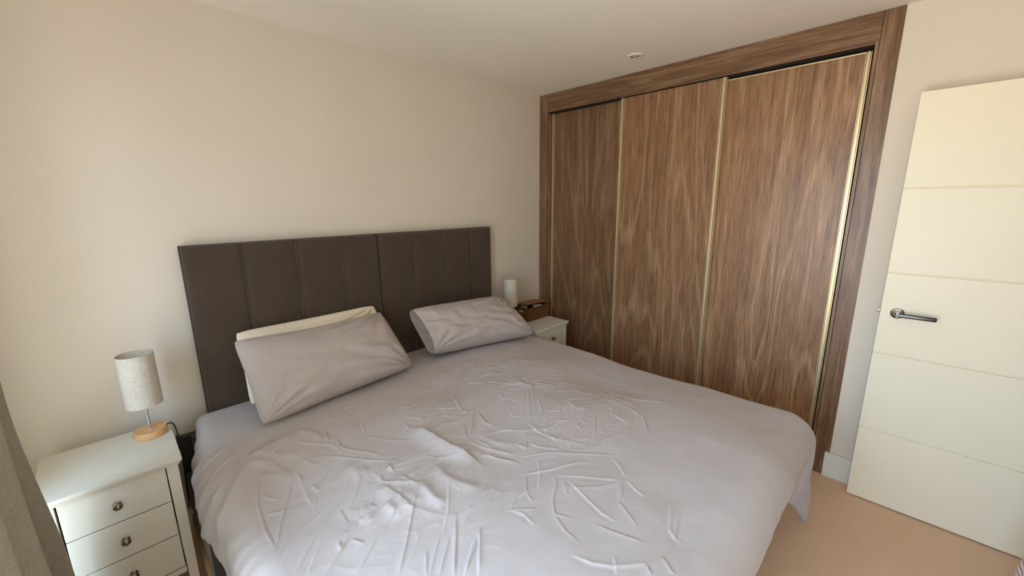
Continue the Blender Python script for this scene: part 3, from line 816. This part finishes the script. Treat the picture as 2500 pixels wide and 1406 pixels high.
# ------------------------------------------------------------------ nightstands
NX0, NX1, NYB, NYF, NZ = -2.995, -2.617, -0.105, -0.478, 0.62
def nightstand(xc, label):
    w = NX1 - NX0; d = NYB - NYF
    yc = (NYB + NYF) / 2
    r = empty('nightstand', (xc, yc, 0)); tag(r, label, 'nightstand')
    hw, hd_ = w / 2, d / 2
    def N(name, x0, x1, y0, y1, z0, z1, mat=MT['stand'], bev=0.002, parent=None): return box_obj(name, x0, x1, y0, y1, z0, z1, mat, parent or r, bevel=bev)
    # top with stepped moulding
    N('table_top', -hw, hw, -hd_, hd_, NZ - 0.017, NZ, bev=0.004)
    N('top_moulding', -hw + 0.007, hw - 0.007, -hd_ + 0.007, hd_ - 0.003, NZ - 0.028, NZ - 0.0172, bev=0.003)
    px0, px1, py0, py1 = -hw + 0.014, hw - 0.014, -hd_ + 0.014, hd_ - 0.006
    pw = 0.035
    for x in (px0, px1 - pw):
        for y in (py0, py1 - pw):
            bm = bmesh.new()
            box(bm, x, x + pw, y, y + pw, 0.0, NZ - 0.0282)
            for v_ in bm.verts:       # feet taper slightly
                if v_.co.z < 0.01:
                    cx_ = x + pw / 2; cy_ = y + pw / 2
                    v_.co.x = cx_ + (v_.co.x - cx_) * 0.82; v_.co.y = cy_ + (v_.co.y - cy_) * 0.82
            mesh_obj('leg', bm, MT['stand'], r, bevel=0.002)
    for x in (px0 + 0.006, px1 - 0.018):
        N('side_panel', x, x + 0.012, py0 + pw + 0.0005, py1 - pw - 0.0005, 0.120, NZ - 0.0285)
    N('back_panel', px0 + pw, px1 - pw, py1 - 0.014, py1 - 0.006, 0.12, NZ - 0.0285)
    N('bottom_rail', px0 + pw + 0.0005, px1 - pw - 0.0005, py0 + 0.004, py0 + 0.024, 0.126, 0.150)
    N('inner_box', px0 + pw + 0.002, px1 - pw - 0.002, py0 + 0.030, py1 - 0.016, 0.13, NZ - 0.03, MT['dark'], 0)
    zs = [0.154, 0.3005, 0.447, 0.5915]
    for k in range(3):
        x0, x1 = px0 + pw + 0.0045, px1 - pw - 0.0025
        dwr = N('drawer', x0, x1, py0 + 0.003, py0 + 0.026, zs[k] + 0.0018, zs[k + 1] - 0.0018, bev=0.0022)
        kb = lathe_obj('knob', [(0.0, 0.0), (0.0105, 0.0), (0.0115, 0.002), (0.007, 0.004), (0.0055, 0.009), (0.008, 0.013), (0.0125, 0.0165), (0.0135, 0.020), (0.011, 0.0245), (0.005, 0.027), (0.0, 0.0275)],
                  MT['pewter'], dwr, 28, ((x0 + x1) / 2 - 0.002, py0 + 0.003, (zs[k] + zs[k + 1]) / 2 - 0.001), '-y')
        kb['label'] = 'round antique pewter knob'
    return r
nightstand((NX0 + NX1) / 2, 'off white three drawer nightstand between the curtain and the bed')
nightstand(-0.378, 'off white nightstand squeezed between bed and wardrobe under the wicker basket')

# ------------------------------------------------------------------ table lamps
def lamp(x, y, label, cord_right=True):
    r = empty('table_lamp', (x, y, NZ)); tag(r, label, 'lamp')
    lathe_obj('base', [(0, 0.0), (0.050, 0.0), (0.0525, 0.002), (0.0525, 0.024), (0.0505, 0.027), (0.0, 0.027)], MT['oak'], r, 56)
    lathe_obj('rod', [(0.008, 0.027), (0.008, 0.029), (0.0048, 0.030), (0.0048, 0.20), (0.0, 0.20)], MT['chrome'], r, 20)
    R, z0, z1, th = 0.0575, 0.138, 0.350, 0.0016
    sh = lathe_obj('lamp_shade', [(R - th, z0 + 0.001), (R, z0), (R, z1), (R - th, z1 - 0.001), (R - th, z0 + 0.001)], MT['shade'], r, 64)
    for z in (z0, z1):
        lathe_obj('rim', [(R - 0.0022, z - 0.0015), (R + 0.0008, z - 0.0015), (R + 0.0008, z + 0.0015), (R - 0.0022, z + 0.0015), (R - 0.0022, z - 0.0015)], MT['shade'], sh, 64)
    # bulb holder, bulb and the spider holding the shade
    lathe_obj('bulb_holder', [(0, 0.15), (0.014, 0.15), (0.014, 0.195), (0.0, 0.195)], MT['paper'], r, 20)
    lathe_obj('bulb', [(0.010, 0.195), (0.014, 0.205), (0.024, 0.232), (0.026, 0.248), (0.020, 0.268), (0.008, 0.277), (0, 0.278)], MT['paper'], r, 24)
    for k in range(3):
        a = k * 2 * math.pi / 3 + 0.4
        tube_obj('spider_arm', [(0.012 * math.cos(a), 0.012 * math.sin(a), 0.19), (0.035 * math.cos(a), 0.035 * math.sin(a), 0.186), ((R - th) * math.cos(a), (R - th) * math.sin(a), 0.19)], 0.0013, MT['chrome'], r, 6)
    box_obj('switch_slot', -0.0535, -0.0505, -0.004, 0.004, 0.006, 0.022, MT['black'], r, bevel=0.001)
    return r
l1 = lamp(-2.683, -0.195, 'table lamp with linen shade on nightstand next to the curtain')
cx = l1.location.x; cy = l1.location.y
C_ = lambda x, y, z: (x - cx, y - cy, z - NZ)
cord = tube_obj('power_cord', [C_(-2.634, -0.176, 0.632), C_(-2.622, -0.165, 0.634), C_(-2.608, -0.17, 0.622), C_(-2.6035, -0.20, 0.58), C_(-2.603, -0.22, 0.52), C_(-2.606, -0.24, 0.44), C_(-2.61, -0.22, 0.33), C_(-2.612, -0.15, 0.2), C_(-2.61, -0.06, 0.16)], 0.0028, MT['black'], l1)
bm = bmesh.new(); box(bm, *[q for pr in zip(C_(-2.611, -0.225, 0.52), C_(-2.595, -0.195, 0.585)) for q in pr])
mesh_obj('inline_switch', bm, MT['black'], l1, bevel=0.004)
lamp(-0.540, -0.165, 'table lamp with linen shade beside the brown wicker basket')

# ------------------------------------------------------------------ wicker basket on the far nightstand
bk = empty('wicker_basket', (-0.320, -0.192, NZ), 0.0); tag(bk, 'small brown wicker basket with its lid slightly open', 'basket')
BW, BD, BH = 0.245, 0.150, 0.105
def weave(name, ax_u, ax_v, org, lu, lv, nrm_, mat, parent, hole=None, amp=0.0022):
    """woven sheet with over-under relief and real thickness"""
    nu, nv = int(lu / 0.0028), int(lv / 0.0028)
    u = np.linspace(0, lu, nu); v = np.linspace(0, lv, nv)
    U, V = np.meshgrid(u, v, indexing='ij')
    row = np.floor(V / 0.0085); rel = np.abs(np.sin(np.pi * V / 0.0085)) ** 0.6
    over = np.sin(np.pi * U / 0.016 + np.pi * row)
    h = amp * (rel * (0.7 + 0.45 * over))
    org, ax_u, ax_v, nrm_ = map(np.array, (org, ax_u, ax_v, nrm_))
    A = org + U[..., None] * ax_u + V[..., None] * ax_v + nrm_ * h[..., None]
    Bk = org + U[..., None] * ax_u + V[..., None] * ax_v - nrm_ * (0.004 + 0.5 * h[..., None])
    n = nu * nv
    fa = grid_faces(nu, nv); fb = grid_faces(nu, nv, n, True)
    if hole:
        cu = (U[:-1, :-1] + U[1:, 1:]).ravel() / 2; cv = (V[:-1, :-1] + V[1:, 1:]).ravel() / 2
        keep = ((cu - hole[0]) / hole[2]) ** 2 + ((cv - hole[1]) / hole[3]) ** 2 > 1
        fa, fb = fa[keep], fb[keep]
    i = np.arange(n).reshape(nu, nv)
    r_ = np.concatenate([i[:, 0], i[-1, 1:], i[-2::-1, -1], i[0, -2:0:-1]]); r2 = np.roll(r_, -1)
    sd = np.stack([r_, r2, r2 + n, r_ + n], -1)[:, ::-1]
    return np_mesh(name, np.concatenate([A.reshape(-1, 3), Bk.reshape(-1, 3)]), np.concatenate([fa, fb, sd]), mat, parent)
x, y = BW / 2, BD / 2
weave('side', (1, 0, 0), (0, 0, 1), (-x, -y, 0), BW, BH, (0, -1, 0), MT['wicker'], bk)
weave('side', (-1, 0, 0), (0, 0, 1), (x, y, 0), BW, BH, (0, 1, 0), MT['wicker'], bk)
weave('end', (0, -1, 0), (0, 0, 1), (-x, y, 0), BD, BH, (-1, 0, 0), MT['wicker'], bk, hole=(BD / 2, BH * 0.72, 0.028, 0.010))
weave('end', (0, 1, 0), (0, 0, 1), (x, -y, 0), BD, BH, (1, 0, 0), MT['wicker'], bk, hole=(BD / 2, BH * 0.72, 0.028, 0.010))
box_obj('bottom', -x, x, -y, y, 0.001, 0.006, MT['wicker'], bk)
for (a, b2) in (((-x, -y), (x, -y)), ((x, -y), (x, y)), ((x, y), (-x, y)), ((-x, y), (-x, -y))):
    tube_obj('braided_rim', [(a[0], a[1], BH), ((a[0] + b2[0]) / 2, (a[1] + b2[1]) / 2, BH + 0.0005), (b2[0], b2[1], BH)], 0.0045, MT['wicker'], bk)
for (sx_, sy_) in ((-1, -1), (1, -1), (1, 1), (-1, 1)):
    tube_obj('corner_post', [(sx_ * x, sy_ * y, 0.003), (sx_ * x, sy_ * y, BH / 2), (sx_ * x, sy_ * y, BH)], 0.004, MT['wicker'], bk)
lid = weave('lid', (1, 0, 0), (0, 1, 0), (-x - 0.006, -y - 0.004, 0), BW + 0.012, BD + 0.008, (0, 0, 1), MT['wickerlid'], bk)
lid.location = (0.0, 0.0, BH + 0.026); lid.rotation_euler = (math.radians(-7.5), math.radians(2.0), 0)
tube_obj('lid_rim', [(-x - 0.006, -y - 0.004, 0), (0, -y - 0.004, 0), (x + 0.006, -y - 0.004, 0)], 0.004, MT['wickerlid'], lid)
tube_obj('lid_rim', [(-x - 0.006, -y - 0.004, 0), (-x - 0.006, 0, 0), (-x - 0.006, y + 0.004, 0)], 0.004, MT['wickerlid'], lid)
for k, (a, b2, c, rz, lab) in enumerate(((-0.080, 0.02, 0.055, 0.3, 'white packet showing through the handle hole of the wicker basket'), (0.035, -0.035, 0.056, -0.4, 'white tissue packet poking out under the lid of the wicker basket'))):
    bm = bmesh.new(); box(bm, -0.036, 0.036, -0.024, 0.024, -0.047, 0.052)
    o = mesh_obj('tissue_packet', bm, MT['paper'], None, bevel=0.006)
    o.location = (-0.320 + a, -0.192 + b2, NZ + c); o.rotation_euler = (0, 0, rz)
    tag(o, lab, 'packet')

# ------------------------------------------------------------------ curtain and its pole by the window
def curtain():
    nu, nv = 260, 90
    u = np.linspace(0, 1, nu); v = np.linspace(0, 1, nv)       # u from the bed wall towards the camera, v up
    U, V = np.meshgrid(u, v, indexing='ij')
    z = 0.02 + V * 2.20
    y_far = -0.495 - 0.105 * sstep(0.3, 1.10, z)       # the far edge flares towards the floor
    y_near = -1.30 + 0 * z
    Y = y_far + (y_near - y_far) * U
    X = -2.992 + 0.042 * np.sin(U * 2 * np.pi * 3.3 + 1.75) + 0.012 * np.sin(U * 2 * np.pi * 7.1 + 0.5 + 0.8 * V) + 0.008 * vnoise(U * 4, V * 3, 4)
    X = X - 0.020 * sstep(0.4, 1.05, z) * np.clip(1 - U * 4, 0, 1)
    th = 0.0025
    A = np.stack([X, Y, z], -1); dU = np.gradient(A, axis=0); dV = np.gradient(A, axis=1)
    n = np.cross(dU, dV); n /= np.linalg.norm(n, axis=-1, keepdims=True)
    Bq = A - n * th
    N_ = nu * nv; i = np.arange(N_).reshape(nu, nv)
    r_ = np.concatenate([i[:, 0], i[-1, 1:], i[-2::-1, -1], i[0, -2:0:-1]]); r2 = np.roll(r_, -1)
    f = np.concatenate([grid_faces(nu, nv), grid_faces(nu, nv, N_, True), np.stack([r_, r2, r2 + N_, r_ + N_], -1)[:, ::-1]])
    c = np.array([-3.02, -0.95, 0.0])
    o = np_mesh('curtain', np.concatenate([A.reshape(-1, 3), Bq.reshape(-1, 3)]) - c, f, MT['curtain']); o.location = c
    tag(o, 'grey beige linen curtain drawn back next to the nightstand', 'curtain')
curtain()
pole = empty('curtain_pole', (-3.02, -1.45, 2.235)); tag(pole, 'slim metal curtain pole above the window', 'curtain pole')
lathe_obj('rod', [(0, -1.33), (0.011, -1.33), (0.011, 1.33), (0, 1.33)], MT['pewter'], pole, 16).rotation_euler = (math.pi / 2, 0, 0)
for yy in (-1.2, 1.2):
    box_obj('bracket', -0.10, -0.004, yy - 0.008, yy + 0.008, -0.008, 0.008, MT['pewter'], pole, bevel=0.002)

# ------------------------------------------------------------------ striped bag at the foot of the door
def bag():
    nu, nv = 96, 40
    a = np.linspace(0, 2 * np.pi, nu, endpoint=False)
    prof = np.array([(0.0, 0.0), (0.15, 0.0), (0.185, 0.02), (0.20, 0.10), (0.205, 0.20), (0.198, 0.27), (0.175, 0.32), (0.13, 0.345), (0.06, 0.35), (0.0, 0.345)])
    P = np.array([np.interp(np.linspace(0, 9, nv), np.arange(10), prof[:, k]) for k in (0, 1)]).T
    A, R_ = np.meshgrid(a, P[:, 0], indexing='ij'); Zz = np.repeat(P[None, :, 1] * 1.22, nu, 0)
    R2 = R_ * (1 + 0.03 * np.sin(A * 9 + Zz * 12) + 0.03 * vnoise(np.cos(A) * 2 + 5, np.sin(A) * 2 + Zz * 6, 2))
    V = np.stack([R2 * np.cos(A), R2 * np.sin(A), Zz], -1).reshape(-1, 3)
    i = np.arange(nu * nv).reshape(nu, nv); j = np.roll(i, -1, 0)
    f = np.stack([i[:, :-1], j[:, :-1], j[:, 1:], i[:, 1:]], -1).reshape(-1, 4)
    o = np_mesh('laundry_bag', V, f, MT['stripe']); o.location = (-0.66, -2.958, 0.0)
    tag(o, 'white and mauve striped fabric bag on the carpet in front of the door', 'bag')
bag()
